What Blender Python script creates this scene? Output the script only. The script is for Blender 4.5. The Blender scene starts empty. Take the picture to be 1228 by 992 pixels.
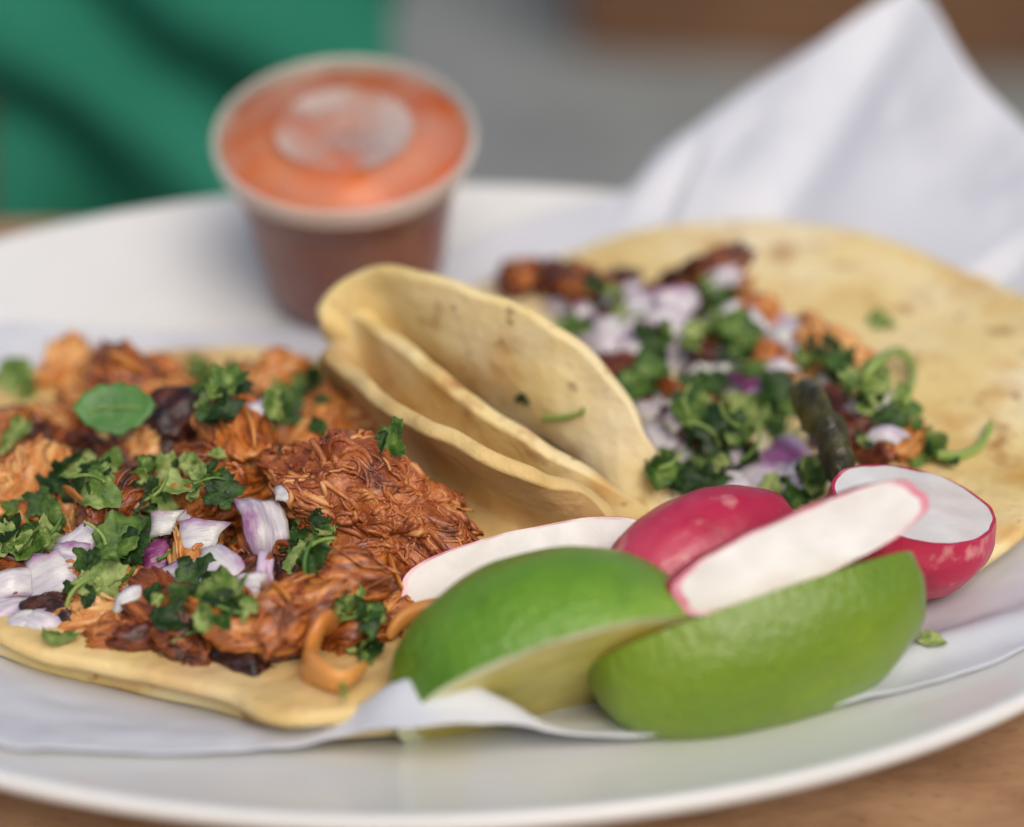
import bpy, bmesh, math, random
from mathutils import Vector, Matrix, noise as mn
random.seed(7)
scn = bpy.context.scene
C = scn.collection
S = 0.001                       # everything below is laid out in millimetres
R = math.radians

# ------------------------------------------------------------------ camera
W, H = 1228, 992
ELEV, DIST, TGT = R(30), 420.0, Vector((17.7, 6.6, 20.0))
FPX = 5.75 * DIST
FWD = Vector((0, math.cos(ELEV), -math.sin(ELEV)))
RGT = Vector((1, 0, 0)); UPV = RGT.cross(FWD)
CAM = TGT - FWD * DIST
cd = bpy.data.cameras.new('camera'); cam = bpy.data.objects.new('camera', cd); C.objects.link(cam)
cam.location = CAM * S
cam.rotation_euler = (math.pi / 2 - ELEV, 0, 0)
cd.sensor_width = 36; cd.lens = FPX / W * 36
cd.clip_start = 0.02; cd.clip_end = 200
cd.dof.use_dof = True
FOC = Vector((0, -52, 25))
cd.dof.focus_distance = (FOC - CAM).dot(FWD) * S
cd.dof.aperture_fstop = 4.6
cd.dof.aperture_blades = 0
scn.camera = cam

# ------------------------------------------------------------------ light
SUN_EL, SUN_AZ = 53, 158         # azimuth clockwise from +y (away from camera)
w = bpy.data.worlds.new('World'); scn.world = w; w.use_nodes = True
wn = w.node_tree
sky = wn.nodes.new('ShaderNodeTexSky'); sky.sky_type = 'NISHITA'; sky.sun_disc = False
sky.sun_elevation = R(SUN_EL); sky.sun_rotation = R(SUN_AZ)
sky.air_density = 1.0; sky.dust_density = 5.0; sky.ozone_density = 1.0
bg = wn.nodes['Background']; bg.inputs['Strength'].default_value = 0.15
wn.links.new(sky.outputs[0], bg.inputs['Color'])
sd = bpy.data.lights.new('sun', 'SUN'); sun = bpy.data.objects.new('sun', sd); C.objects.link(sun)
sd.energy = 1.6; sd.angle = R(40); sd.color = (1.0, 0.95, 0.88)
sdir = Vector((math.sin(R(SUN_AZ)) * math.cos(R(SUN_EL)), math.cos(R(SUN_AZ)) * math.cos(R(SUN_EL)), math.sin(R(SUN_EL))))
sun.rotation_euler = sdir.to_track_quat('Z', 'Y').to_euler()
sun.location = (0.5, 0.5, 2)
vs = scn.view_settings
vs.view_transform = 'Standard'; vs.look = 'None'; vs.gamma = 1; vs.use_curve_mapping = False
vs.exposure = -0.42

# ------------------------------------------------------------------ helpers
def ray_dir(px, py):
    return (FWD * FPX + RGT * (px - W / 2) + UPV * (H / 2 - py)).normalized()
def at(px, py, z):
    d = ray_dir(px, py); return CAM + d * ((z - CAM.z) / d.z)
def sm01(a, b, x):
    t = min(1, max(0, (x - a) / (b - a))); return t * t * (3 - 2 * t)
AX, AY = 156.7, 121.5
PROF = [(0, 6), (.55, 6), (.62, 6.6), (.68, 8.6), (.74, 11.6), (.80, 14.2), (.88, 17.2), (.96, 20.4), (.985, 21.7), (1.0, 22.0)]
def prof(r):
    for (a, za), (b, zb) in zip(PROF, PROF[1:]):
        if r <= b: return za + (zb - za) * (r - a) / (b - a)
    return 22.0
def plate_z(x, y): return prof(math.hypot(x / AX, y / AY))
def onp(px, py, dz=1.0):
    """point of the platter's upper surface seen at a pixel"""
    p = at(px, py, 8)
    for i in range(40): p = at(px, py, plate_z(p.x, p.y) * .5 + (p.z - dz) * .5 + dz)
    return p
def nz(x, y, z=0.0): return mn.noise(Vector((x, y, z)))

def proj(p):
    d = p - CAM; z = d.dot(FWD); return (W / 2 + FPX * d.dot(RGT) / z, H / 2 - FPX * d.dot(UPV) / z)
def thing(name, loc, label, cat, group=None):
    o = bpy.data.objects.new(name, None); C.objects.link(o)
    o.empty_display_size = .01; o.location = Vector(loc) * S
    return tag(o, label, cat, group)
def tag(o, label, cat, group=None):
    o['label'] = label; o['category'] = cat
    if group: o['group'] = group
    return o
def mesh_data(name, V, F, mats, smooth=True, mi=None, scale=S, origin=Vector((0, 0, 0))):
    me = bpy.data.meshes.new(name)
    me.from_pydata([tuple((Vector(v) - origin) * scale) for v in V], [], F)
    for m in (mats if isinstance(mats, (list, tuple)) else [mats]): me.materials.append(m)
    if smooth: me.polygons.foreach_set('use_smooth', [True] * len(F))
    if mi: me.polygons.foreach_set('material_index', mi)
    me.update(); return me
def mk(name, V, F, mats, parent=None, smooth=True, mi=None, origin=None):
    """mesh given in world millimetres"""
    if parent is not None: og = parent.location / S
    else: og = Vector(origin) if origin is not None else Vector((0, 0, 0))
    me = mesh_data(name, V, F, mats, smooth, mi, S, og)
    o = bpy.data.objects.new(name, me); C.objects.link(o)
    if parent is not None: o.parent = parent
    else: o.location = og * S
    return o
def fix_normals(o):
    bm = bmesh.new(); bm.from_mesh(o.data); bmesh.ops.recalc_face_normals(bm, faces=bm.faces); bm.to_mesh(o.data); bm.free()
def box(name, c, s, m, parent=None, rot=0, bev=2.0):
    bm = bmesh.new(); bmesh.ops.create_cube(bm, size=1)
    for v in bm.verts: v.co = Vector((v.co.x * s[0], v.co.y * s[1], v.co.z * s[2]))
    if bev: bmesh.ops.bevel(bm, geom=bm.edges[:], offset=bev, segments=2, affect='EDGES', profile=.5)
    bm.transform(Matrix.Translation(Vector(c)) @ Matrix.Rotation(rot, 4, 'Z'))
    V = [v.co.copy() for v in bm.verts]; F = [[v.index for v in f.verts] for f in bm.faces]; bm.free()
    return mk(name, V, F, m, parent, smooth=False)
def tube(path, rad, sides=7, V=None, F=None, cap=True):
    V = [] if V is None else V; F = [] if F is None else F
    b0 = len(V); n = len(path)
    prevn = None
    for i, p in enumerate(path):
        t = (path[min(i + 1, n - 1)] - path[max(i - 1, 0)])
        t = t.normalized() if t.length > 1e-9 else Vector((1, 0, 0))
        a = prevn if prevn is not None else (Vector((0, 0, 1)) if abs(t.z) < .9 else Vector((1, 0, 0)))
        nrm = (a - t * a.dot(t)); nrm = nrm.normalized() if nrm.length > 1e-6 else t.orthogonal().normalized()
        prevn = nrm; bn = t.cross(nrm)
        r = rad(i / (n - 1)) if callable(rad) else rad
        for k in range(sides):
            an = 2 * math.pi * k / sides
            V.append(p + nrm * (math.cos(an) * r) + bn * (math.sin(an) * r))
    for i in range(n - 1):
        for k in range(sides):
            k2 = (k + 1) % sides
            F.append([b0 + i * sides + k, b0 + i * sides + k2, b0 + (i + 1) * sides + k2, b0 + (i + 1) * sides + k])
    if cap:
        F.append([b0 + k for k in range(sides)][::-1]); F.append([b0 + (n - 1) * sides + k for k in range(sides)])
    return V, F
def cr(P, t, closed=False):
    """Catmull-Rom through points, t in 0..1 by chord length"""
    n = len(P); seg = n if closed else n - 1
    L = [(P[(i + 1) % n] - P[i]).length for i in range(seg)]; tot = sum(L); d = t * tot; i = 0
    while i < seg - 1 and d > L[i]: d -= L[i]; i += 1
    u = min(1, max(0, d / max(L[i], 1e-9)))
    g = (lambda k: P[k % n]) if closed else (lambda k: P[min(n - 1, max(0, k))])
    a, b, c, e = g(i - 1), g(i), g(i + 1), g(i + 2)
    return 0.5 * ((2 * b) + (c - a) * u + (2 * a - 5 * b + 4 * c - e) * u * u + (3 * b - a - 3 * c + e) * u ** 3)

# ------------------------------------------------------------------ materials
def srgb(r, g, b):
    f = lambda c: ((c / 255 + .055) / 1.055) ** 2.4 if c > 10 else c / 255 / 12.92
    return (f(r), f(g), f(b), 1)
def mat(name, cols, scale=50, detail=4, rough=.5, bump=0.0, bscale=200, sss=0, sssr=(1, .5, .3), sscale=.002, stretch=(1, 1, 1),
        rand=0.0, coat=0, spec=.5, transl=0, wave=None, spots=None, bdetail=4, distort=0.0, rough_var=0.0):
    """noise-ramped principled material in object space"""
    m = bpy.data.materials.new(name); m.use_nodes = True; t = m.node_tree; N = t.nodes; L = t.links
    b = N['Principled BSDF']; out = N['Material Output']
    tc = N.new('ShaderNodeTexCoord'); mp = N.new('ShaderNodeMapping'); mp.inputs['Scale'].default_value = stretch
    oi = N.new('ShaderNodeObjectInfo')
    L.new(tc.outputs['Object'], mp.inputs['Vector'])
    ofs = N.new('ShaderNodeVectorMath'); ofs.operation = 'SCALE'; ofs.inputs[0].default_value = (13.1, 7.7, 3.3); L.new(oi.outputs['Random'], ofs.inputs['Scale'])
    L.new(ofs.outputs[0], mp.inputs['Location'])
    no = N.new('ShaderNodeTexNoise'); no.inputs['Scale'].default_value = scale; no.inputs['Detail'].default_value = detail
    no.inputs['Distortion'].default_value = distort
    L.new(mp.outputs[0], no.inputs['Vector'])
    rp = N.new('ShaderNodeValToRGB'); e = rp.color_ramp.elements
    while len(e) < len(cols): e.new(.5)
    for k, (p, c) in enumerate(cols): e[k].position = p; e[k].color = c
    fac = no.outputs['Fac']
    if rand:
        ma = N.new('ShaderNodeMath'); ma.operation = 'MULTIPLY_ADD'; ma.inputs[1].default_value = rand
        L.new(oi.outputs['Random'], ma.inputs[0]); 
        sb = N.new('ShaderNodeMath'); sb.operation = 'SUBTRACT'; sb.inputs[1].default_value = rand / 2
        L.new(fac, sb.inputs[0]); L.new(sb.outputs[0], ma.inputs[2]); fac = ma.outputs[0]
    L.new(fac, rp.inputs['Fac']); col = rp.outputs['Color']
    for sp in (spots or []):       # (colour, scale, lo, hi, strength, object stretch)
        n2 = N.new('ShaderNodeTexNoise'); n2.inputs['Scale'].default_value = sp[1]; n2.inputs['Detail'].default_value = 3
        L.new(mp.outputs[0], n2.inputs['Vector'])
        r2 = N.new('ShaderNodeMapRange'); r2.inputs[1].default_value = sp[2]; r2.inputs[2].default_value = sp[3]; r2.inputs[4].default_value = sp[4]
        L.new(n2.outputs['Fac'], r2.inputs[0])
        mx = N.new('ShaderNodeMix'); mx.data_type = 'RGBA'; mx.inputs['B'].default_value = sp[0]
        L.new(r2.outputs[0], mx.inputs['Factor']); L.new(col, mx.inputs['A']); col = mx.outputs['Result']
    L.new(col, b.inputs['Base Color'])
    b.inputs['Roughness'].default_value = rough; b.inputs['Specular IOR Level'].default_value = spec
    if rough_var:
        r3 = N.new('ShaderNodeMapRange'); r3.inputs[3].default_value = max(.05, rough - rough_var); r3.inputs[4].default_value = min(1, rough + rough_var)
        L.new(no.outputs['Fac'], r3.inputs[0]); L.new(r3.outputs[0], b.inputs['Roughness'])
    if coat: b.inputs['Coat Weight'].default_value = coat; b.inputs['Coat Roughness'].default_value = .2
    if sss:
        b.inputs['Subsurface Weight'].default_value = sss; b.inputs['Subsurface Radius'].default_value = sssr; b.inputs['Subsurface Scale'].default_value = sscale
    if bump:
        n3 = N.new('ShaderNodeTexNoise'); n3.inputs['Scale'].default_value = bscale; n3.inputs['Detail'].default_value = bdetail
        L.new(mp.outputs[0], n3.inputs['Vector'])
        bp = N.new('ShaderNodeBump'); bp.inputs['Strength'].default_value = 1.0; bp.inputs['Distance'].default_value = bump
        L.new(n3.outputs['Fac'], bp.inputs['Height']); L.new(bp.outputs[0], b.inputs['Normal'])
    if transl:
        tr = N.new('ShaderNodeBsdfTranslucent'); L.new(col, tr.inputs['Color'])
        ms = N.new('ShaderNodeMixShader'); ms.inputs[0].default_value = transl
        L.new(b.outputs[0], ms.inputs[1]); L.new(tr.outputs[0], ms.inputs[2]); L.new(ms.outputs[0], out.inputs['Surface'])
    return m
M = {}
M['ceramic'] = mat('ceramic', [(.3, srgb(222, 222, 217)), (.7, srgb(231, 231, 228))], 18, 3, .22, .00006, 60, spec=.5, coat=.2)
M['paper'] = mat('paper', [(.3, srgb(226, 229, 236)), (.7, srgb(236, 238, 243))], 30, 4, .5, .0003, 90, transl=.22, spec=.3)
M['wood'] = mat('table_wood', [(.3, srgb(142, 106, 76)), (.55, srgb(172, 136, 102)), (.75, srgb(190, 156, 120))], 60, 6, .5, .0003, 300, stretch=(.8, 1.3, 1), spots=[(srgb(110, 78, 52), 400, .6, .75, .5)])
M['darkwood'] = mat('dark_wood', [(.3, srgb(98, 68, 46)), (.7, srgb(134, 98, 68))], 12, 5, .5, .0004, 60, stretch=(.3, 2, 2))
M['pavement'] = mat('pavement', [(.3, srgb(116, 120, 118)), (.7, srgb(140, 144, 141))], 6, 6, .85, .002, 60)
M['green_cloth'] = mat('green_cloth', [(.3, srgb(30, 106, 84)), (.7, srgb(48, 132, 108))], 8, 4, .85, .0004, 500, spec=.2)
M['tortilla'] = mat('tortilla', [(.25, srgb(218, 188, 116)), (.5, srgb(236, 212, 150)), (.75, srgb(243, 226, 182))], 45, 8, .6, .0009, 240,
                    sss=.3, sssr=(1, .7, .35), sscale=.003, spec=.35, bdetail=9, rough_var=.15,
                    spots=[(srgb(244, 234, 208), 24, .52, .66, .6), (srgb(208, 160, 84), 55, .53, .68, .75), (srgb(166, 106, 48), 85, .60, .72, .8), (srgb(112, 66, 30), 190, .66, .75, .65)])
M['tortilla_shade_stained'] = mat('shaded_stained_tortilla', [(.25, srgb(208, 170, 100)), (.5, srgb(228, 198, 134)), (.75, srgb(240, 220, 172))], 45, 8, .5, .0009, 240,  # browner copy: shade of the fold's hollow put into the colour, with sauce stains
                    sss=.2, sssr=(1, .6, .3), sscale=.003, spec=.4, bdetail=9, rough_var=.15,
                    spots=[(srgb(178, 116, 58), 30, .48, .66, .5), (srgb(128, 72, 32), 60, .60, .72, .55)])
M['meat'] = mat('shredded_meat', [(.20, srgb(66, 28, 10)), (.40, srgb(146, 74, 28)), (.58, srgb(204, 122, 50)), (.86, srgb(238, 184, 112))], 1.6, 6, .28, .0005, 7,
                stretch=(.6, 2.2, 2.2), rand=.5, sss=.12, sssr=(1, .35, .12), sscale=.0015, coat=.4, spots=[(srgb(44, 18, 8), 2.2, .58, .74, .8)], rough_var=.15, distort=.6)
M['clump'] = mat('clump_meat', [(.2, srgb(96, 38, 14)), (.4, srgb(146, 72, 30)), (.58, srgb(188, 108, 54)), (.8, srgb(228, 164, 100))], 4.2, 7, .32, .0004, 26, sss=.1, sssr=(1, .35, .12), sscale=.001, coat=.35,
                 spots=[(srgb(120, 50, 30), 2.6, .56, .70, .5), (srgb(60, 24, 10), 4.6, .58, .72, .7)], rough_var=.15)
M['strand'] = mat('meat_strand', [(.3, srgb(150, 74, 30)), (.5, srgb(196, 120, 60)), (.72, srgb(226, 172, 112))], 3.0, 5, .4, .0002, 20, sss=.1, sssr=(1, .4, .15), sscale=.001, coat=.1)
M['meat_dark'] = mat('charred_meat', [(.25, srgb(30, 14, 8)), (.5, srgb(92, 38, 20)), (.75, srgb(158, 78, 38))], 1.4, 5, .35, .0005, 6, stretch=(.7, 2, 2), rand=.3, coat=.25, rough_var=.12)
M['glaze_onion'] = mat('cooked_onion', [(.3, srgb(196, 110, 38)), (.7, srgb(228, 162, 84))], 40, 3, .3, .0002, 200, sss=.4, sssr=(1, .5, .2), sscale=.003, coat=.3)
M['onion'] = mat('onion_flesh', [(.3, srgb(182, 170, 184)), (.5, srgb(212, 207, 210)), (.75, srgb(228, 228, 220))], 1.6, 4, .24, .0002, 7, stretch=(.5, 2.2, 1), sss=.6, sssr=(1, .85, .9), sscale=.0015, coat=.25, rand=.2,
                 spots=[(srgb(176, 140, 184), 1.0, .54, .74, .6), (srgb(206, 212, 176), .8, .56, .74, .5)])
def add_side_tint(m, colour, lo, hi):
    """purple pigment on one side of an onion piece, following its own local axis"""
    t = m.node_tree; N = t.nodes; L = t.links; b = N['Principled BSDF']
    src = b.inputs['Base Color'].links[0].from_socket
    tc = N.new('ShaderNodeTexCoord'); sx = N.new('ShaderNodeSeparateXYZ'); L.new(tc.outputs['Object'], sx.inputs[0])
    no = N.new('ShaderNodeTexNoise'); no.inputs['Scale'].default_value = 2.2; L.new(tc.outputs['Object'], no.inputs['Vector'])
    ad = N.new('ShaderNodeMath'); ad.operation = 'MULTIPLY_ADD'; ad.inputs[1].default_value = .9; L.new(no.outputs['Fac'], ad.inputs[0]); L.new(sx.outputs['Y'], ad.inputs[2])
    mr = N.new('ShaderNodeMapRange'); mr.inputs[1].default_value = lo; mr.inputs[2].default_value = hi; mr.inputs[4].default_value = .85; L.new(ad.outputs[0], mr.inputs[0])
    mx = N.new('ShaderNodeMix'); mx.data_type = 'RGBA'; mx.inputs['B'].default_value = colour
    L.new(mr.outputs[0], mx.inputs['Factor']); L.new(src, mx.inputs['A']); L.new(mx.outputs['Result'], b.inputs['Base Color'])
add_side_tint(M['onion'], srgb(160, 92, 148), .78, 1.15)
M['onion_skin'] = mat('onion_purple', [(.28, srgb(126, 44, 100)), (.45, srgb(172, 106, 156)), (.62, srgb(214, 190, 212))], 1.2, 3, .3, .0002, 6, stretch=(.5, 2, 1), sss=.3, sssr=(1, .5, .8), sscale=.001, coat=.25, rand=.4)
M['leaf'] = mat('cilantro_leaf', [(.2, srgb(36, 64, 22)), (.45, srgb(68, 104, 38)), (.64, srgb(110, 142, 58)), (.88, srgb(184, 200, 120))], 1.5, 4, .42, .0003, 6, rand=.75, transl=.3, spec=.45)
M['leaf_big'] = mat('broad_leaf', [(.3, srgb(72, 126, 58)), (.7, srgb(112, 160, 86))], 1.2, 4, .42, .0003, 4, transl=.25)
M['stem'] = mat('herb_stem', [(.3, srgb(78, 120, 44)), (.7, srgb(150, 176, 88))], 1.5, 3, .4, 0.0, 10, rand=.5, transl=.15)
M['lime_rind'] = mat('lime_rind', [(.3, srgb(82, 128, 24)), (.5, srgb(104, 150, 36)), (.72, srgb(134, 172, 60))], 28, 4, .30, .0007, 620, bdetail=2.0, coat=.12, sss=.15, sssr=(.5, 1, .2), sscale=.002,
                     spots=[(srgb(70, 118, 26), 90, .58, .72, .5)])
M['lime_rind2'] = mat('lime_rind_yellowish', [(.3, srgb(102, 134, 28)), (.5, srgb(122, 150, 36)), (.72, srgb(118, 158, 52))], 24, 4, .32, .0006, 620, bdetail=2.0, coat=.12, sss=.15, sssr=(.6, 1, .2), sscale=.002,
                      spots=[(srgb(104, 138, 30), 80, .58, .72, .5)])
M['lime_flesh'] = mat('lime_flesh', [(.3, srgb(196, 182, 84)), (.7, srgb(214, 202, 116))], 60, 4, .35, .0004, 220, coat=.2, stretch=(.4, 2, 2))
M['pith'] = mat('lime_pith', [(.3, srgb(222, 226, 170)), (.7, srgb(236, 238, 200))], 80, 3, .5, .0002, 300, sss=.4, sssr=(1, 1, .5), sscale=.003)
M['radish_skin'] = mat('radish_skin', [(.25, srgb(158, 22, 54)), (.55, srgb(192, 40, 76)), (.8, srgb(214, 88, 112))], 45, 5, .36, .0003, 260, sss=.25, sssr=(1, .3, .4), sscale=.002, coat=.1,
                       spots=[(srgb(228, 168, 160), 160, .60, .72, .6), (srgb(150, 26, 50), 70, .58, .7, .5)])
M['radish_flesh'] = mat('radish_flesh', [(.3, srgb(214, 208, 200)), (.5, srgb(226, 223, 218)), (.7, srgb(233, 231, 228))], 90, 6, .38, .00025, 300, stretch=(1, 1, 1), spots=[(srgb(236, 206, 204), 60, .6, .8, .4)], sss=.12, sssr=(1, .85, .8), sscale=.002, coat=.1)
M['radish_edge'] = mat('radish_pale_edge', [(.4, srgb(214, 124, 144)), (.55, srgb(238, 214, 214)), (.7, srgb(243, 236, 232))], 70, 3, .4)
M['pepper'] = mat('roasted_pepper', [(.35, srgb(22, 20, 10)), (.5, srgb(62, 58, 26)), (.7, srgb(112, 106, 54))], 130, 6, .4, .0009, 400, coat=.15, stretch=(1, 1, .5))
M['salsa'] = mat('salsa', [(.3, srgb(128, 50, 30)), (.7, srgb(146, 62, 38))], 60, 4, .3, .0002, 150, sss=.2, sssr=(1, .3, .1), sscale=.004)  # shade on the cup's side is put into this browner colour
M['salsa_top'] = mat('salsa_lit', [(.3, srgb(226, 92, 14)), (.7, srgb(240, 124, 34))], 70, 3, .25, .0002, 150, sss=.2, sssr=(1, .4, .1), sscale=.004)  # same salsa, lighter: the light on its top is put into the colour
def plastic(name, haze, lo, hi, scale, tint=(.9, .86, .84, 1), rough=.25):
    m = bpy.data.materials.new(name); m.use_nodes = True; t = m.node_tree; N = t.nodes; L = t.links
    b = N['Principled BSDF']; out = N['Material Output']; b.inputs['Base Color'].default_value = tint; b.inputs['Roughness'].default_value = rough; b.inputs['Specular IOR Level'].default_value = .35
    tr = N.new('ShaderNodeBsdfTransparent'); tr.inputs[0].default_value = (.97, .96, .95, 1)
    tc = N.new('ShaderNodeTexCoord'); no = N.new('ShaderNodeTexNoise'); no.inputs['Scale'].default_value = scale; no.inputs['Detail'].default_value = 4
    L.new(tc.outputs['Object'], no.inputs['Vector'])
    mr = N.new('ShaderNodeMapRange'); mr.inputs[1].default_value = .35; mr.inputs[2].default_value = .65; mr.inputs[3].default_value = lo; mr.inputs[4].default_value = hi
    L.new(no.outputs['Fac'], mr.inputs[0])
    ms = N.new('ShaderNodeMixShader'); L.new(mr.outputs[0], ms.inputs[0]); L.new(tr.outputs[0], ms.inputs[1]); L.new(b.outputs[0], ms.inputs[2]); L.new(ms.outputs[0], out.inputs['Surface'])
    return m
M['cup_plastic'] = plastic('cup_plastic', 0, .05, .09, 60)
M['lid_clear'] = plastic('lid_clear', 0, .0, .20, 55, (.78, .62, .50, 1))
M['lid_misted'] = plastic('lid_misted', 0, .10, .66, 60, (.70, .62, .56, 1))
M['lid_rim'] = plastic('lid_rim', 0, .28, .38, 60, (.96, .88, .80, 1))

# ------------------------------------------------------------------ ground, table, platter
GZ = -740
g = mk('pavement', [(-20000, -20000, GZ), (20000, -20000, GZ), (20000, 20000, GZ), (-20000, 20000, GZ)], [[0, 1, 2, 3]], M['pavement'], smooth=False)
g['kind'] = 'structure'
tb = thing('table', (0, -180, GZ), 'tan wooden table under the white oval platter', 'table')
box('top', (0, -180, -12.5), (840, 660, 25), M['wood'], tb, bev=2.5)
for sx in (-370, 370):
    box('apron', (sx, -180, -55), (24, 560, 60), M['wood'], tb)
    for sy in (-460, 100):
        box('leg', (sx, sy, (GZ - 25) / 2), (52, 52, -25 - GZ), M['wood'], tb)

def lathe(P, n, sx, sy, cx=0, cy=0):
    V = []; F = []
    for (r, z) in P:
        for k in range(n):
            a = 2 * math.pi * k / n; V.append(Vector((cx + sx * r * math.cos(a), cy + sy * r * math.sin(a), z)))
    for i in range(len(P) - 1):
        for k in range(n):
            k2 = (k + 1) % n; F.append([i * n + k, i * n + k2, (i + 1) * n + k2, (i + 1) * n + k])
    return V, F
pp = [(.001, 6), (.2, 6), (.4, 6), (.55, 6), (.62, 6.6), (.68, 8.6), (.74, 11.6), (.80, 14.2), (.88, 17.2), (.95, 20.0), (.98, 21.5), (.992, 22.2), (1.0, 22.0), (1.003, 20.6), (1.0, 19.2), (.99, 18.2),
      (.96, 16.6), (.88, 12.6), (.80, 9.4), (.73, 6), (.67, 2.6), (.64, .6), (.60, 0.2), (.57, .6), (.555, 2.4), (.5, 2.6), (.001, 2.6)]
V, F = lathe(pp, 160, AX, AY)
pl = mk('platter', V, F, M['ceramic']); fix_normals(pl)
tag(pl, 'white oval ceramic platter holding the tacos', 'platter')

# ------------------------------------------------------------------ paper sheet
ctr = Vector((15, -5, 0))
pz1 = lambda x, y: Vector((x, y, plate_z(x, y) + 1))
B = [Vector((170, 15, 27)), Vector((166, -20, 25)), Vector((135, -48, 22)), onp(1228, 780), onp(1050, 838), onp(900, 870), onp(760, 890), onp(660, 899),
     at(610, 900, 17.5), at(560, 904, 19), at(500, 906, 19), at(450, 905, 17.5), onp(405, 905), onp(330, 903), onp(200, 906), onp(80, 902), onp(0, 896), pz1(-84, -90), pz1(-103, -74), pz1(-120, -54), pz1(-131, -30), pz1(-136, -5), pz1(-133, 18), pz1(-122, 36), pz1(-104, 46),
     onp(0, 392), onp(90, 398), onp(200, 402), onp(330, 398), onp(450, 350), onp(600, 278), onp(690, 250), onp(748, 232, 2), at(800, 178, 30), at(900, 108, 42), at(1000, 44, 54), at(1074, -4, 61),
     at(1106, -2, 61), at(1160, 82, 52), at(1228, 152, 44), at(1320, 250, 36)]
NB, NR = 380, 120
Bs = [cr(B, i / NB, True) for i in range(NB)]
V = [Vector((ctr.x, ctr.y, 7.0))]; F = []
apx = at(1090, -3, 61); lf = (ctr - apx); lf.z = 0; lf.normalize()
hump = at(512, 830, 25)
for j in range(1, NR + 1):
    r = j / NR
    for i in range(NB):
        b = Bs[i]
        x = ctr.x + (b.x - ctr.x) * r; y = ctr.y + (b.y - ctr.y) * r
        zb = b.z - (plate_z(b.x, b.y) + .8)
        big = sm01(8, 25, zb)
        wgt = (max(0, (r - .62) / .38) ** 1.25 if big > .3 else sm01(.80, 1.0, r)) if zb > 0 else sm01(.8, 1, r)
        z = plate_z(x, y) + .9 + zb * wgt
        ed = sm01(.66, .95, r)
        z += ed * (.8 * nz(x / 19, y / 19, 3) + 1.0 * abs(nz(x / 9, y / 9, 9)) + .5) + big * ed * 1.8 * abs(nz(x / 24, y / 24, 17)) + big * ed * .9 * nz(x / 30, y / 30, 5)
        dx, dy = (x - hump.x), (y - hump.y)
        cy_ = abs(dy + .10 * dx + .5 * nz(x / 20, 4)) 
        z += (25.5 - plate_z(hump.x, hump.y)) * math.exp(-abs(dx / (13.0 if dx > 0 else 10.5)) ** 2 / 2) * math.exp(-(math.sqrt(cy_ * cy_ + 1.0) - 1.0) / (3.6 if dy > 0 else 9.0)) * (1 + .05 * nz(x / 9, y / 9, 8))
        z += 2.2 * math.exp(-(x - 90) ** 2 / (2 * 26 ** 2) - (y + 71 - .33 * (x - 90)) ** 2 / (2 * 3 ** 2))
        dl = ((x - apx.x) * lf.y - (y - apx.y) * lf.x)
        z -= big * ed * (1 - sm01(.85, 1, r)) * (.22 * min(abs(dl + 9), 16) + .16 * min(abs(dl - 14), 12))
        V.append(Vector((x, y, z)))
for i in range(NB): F.append([0, 1 + i, 1 + (i + 1) % NB])
for j in range(NR - 1):
    for i in range(NB):
        a = 1 + j * NB; F.append([a + i, a + NB + i, a + NB + (i + 1) % NB, a + (i + 1) % NB])
pa = mk('paper_sheet', V, F, M['paper']); 
md = pa.modifiers.new('thickness', 'SOLIDIFY'); md.thickness = .00025; md.offset = 1
tag(pa, 'white crinkled food paper lining the platter with one corner sticking up', 'paper')

# ------------------------------------------------------------------ tortillas
def tortilla(name, A, Sp, Bc, label, e=.28, thick=3.2, seed=0, lift=0.0, m='tortilla'):
    nt, ns = 84, 56
    V = []; F = []
    f = lambda q: (q + math.sqrt(q * q + e * e)) / 2
    n0, n1 = f(-1), f(1)
    g = lambda q: (f(q) - n0) / (n1 - n0)
    for i in range(nt):
        t = .012 + .976 * i / (nt - 1)
        a, s, b = cr(A, t), cr(Sp, t), cr(Bc, t)
        for j in range(ns):
            q = -1 + 2 * j / (ns - 1)
            p = s + (a - s) * g(-q) + (b - s) * g(q)
            edge = max(0, abs(q) - .75) * 4
            p = p + Vector((nz(p.x / 9, p.y / 9, seed + p.z / 9), nz(p.x / 9, p.y / 9, seed + 7 + p.z / 9), nz(p.x / 22, p.y / 22, seed + 3) * 1.2 + .6 * nz(p.x / 6, p.y / 6, seed))) * (.35 + .75 * edge)
            p.z += lift
            if p.z < plate_z(p.x, p.y) + 2.2: p.z = plate_z(p.x, p.y) + 2.2
            V.append(p)
    for i in range(nt - 1):
        for j in range(ns - 1):
            F.append([i * ns + j, i * ns + j + 1, (i + 1) * ns + j + 1, (i + 1) * ns + j])
    o = mk(name, V, F, M[m], origin=(Sp[len(Sp) // 2].x, Sp[len(Sp) // 2].y, 7))
    md = o.modifiers.new('thickness', 'SOLIDIFY'); md.thickness = thick * S; md.offset = 0
    md = o.modifiers.new('round', 'SUBSURF'); md.levels = 1; md.render_levels = 1
    tag(o, label, 'tortilla', 'corn tortillas'); return o
v = lambda *a: Vector(a)
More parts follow.
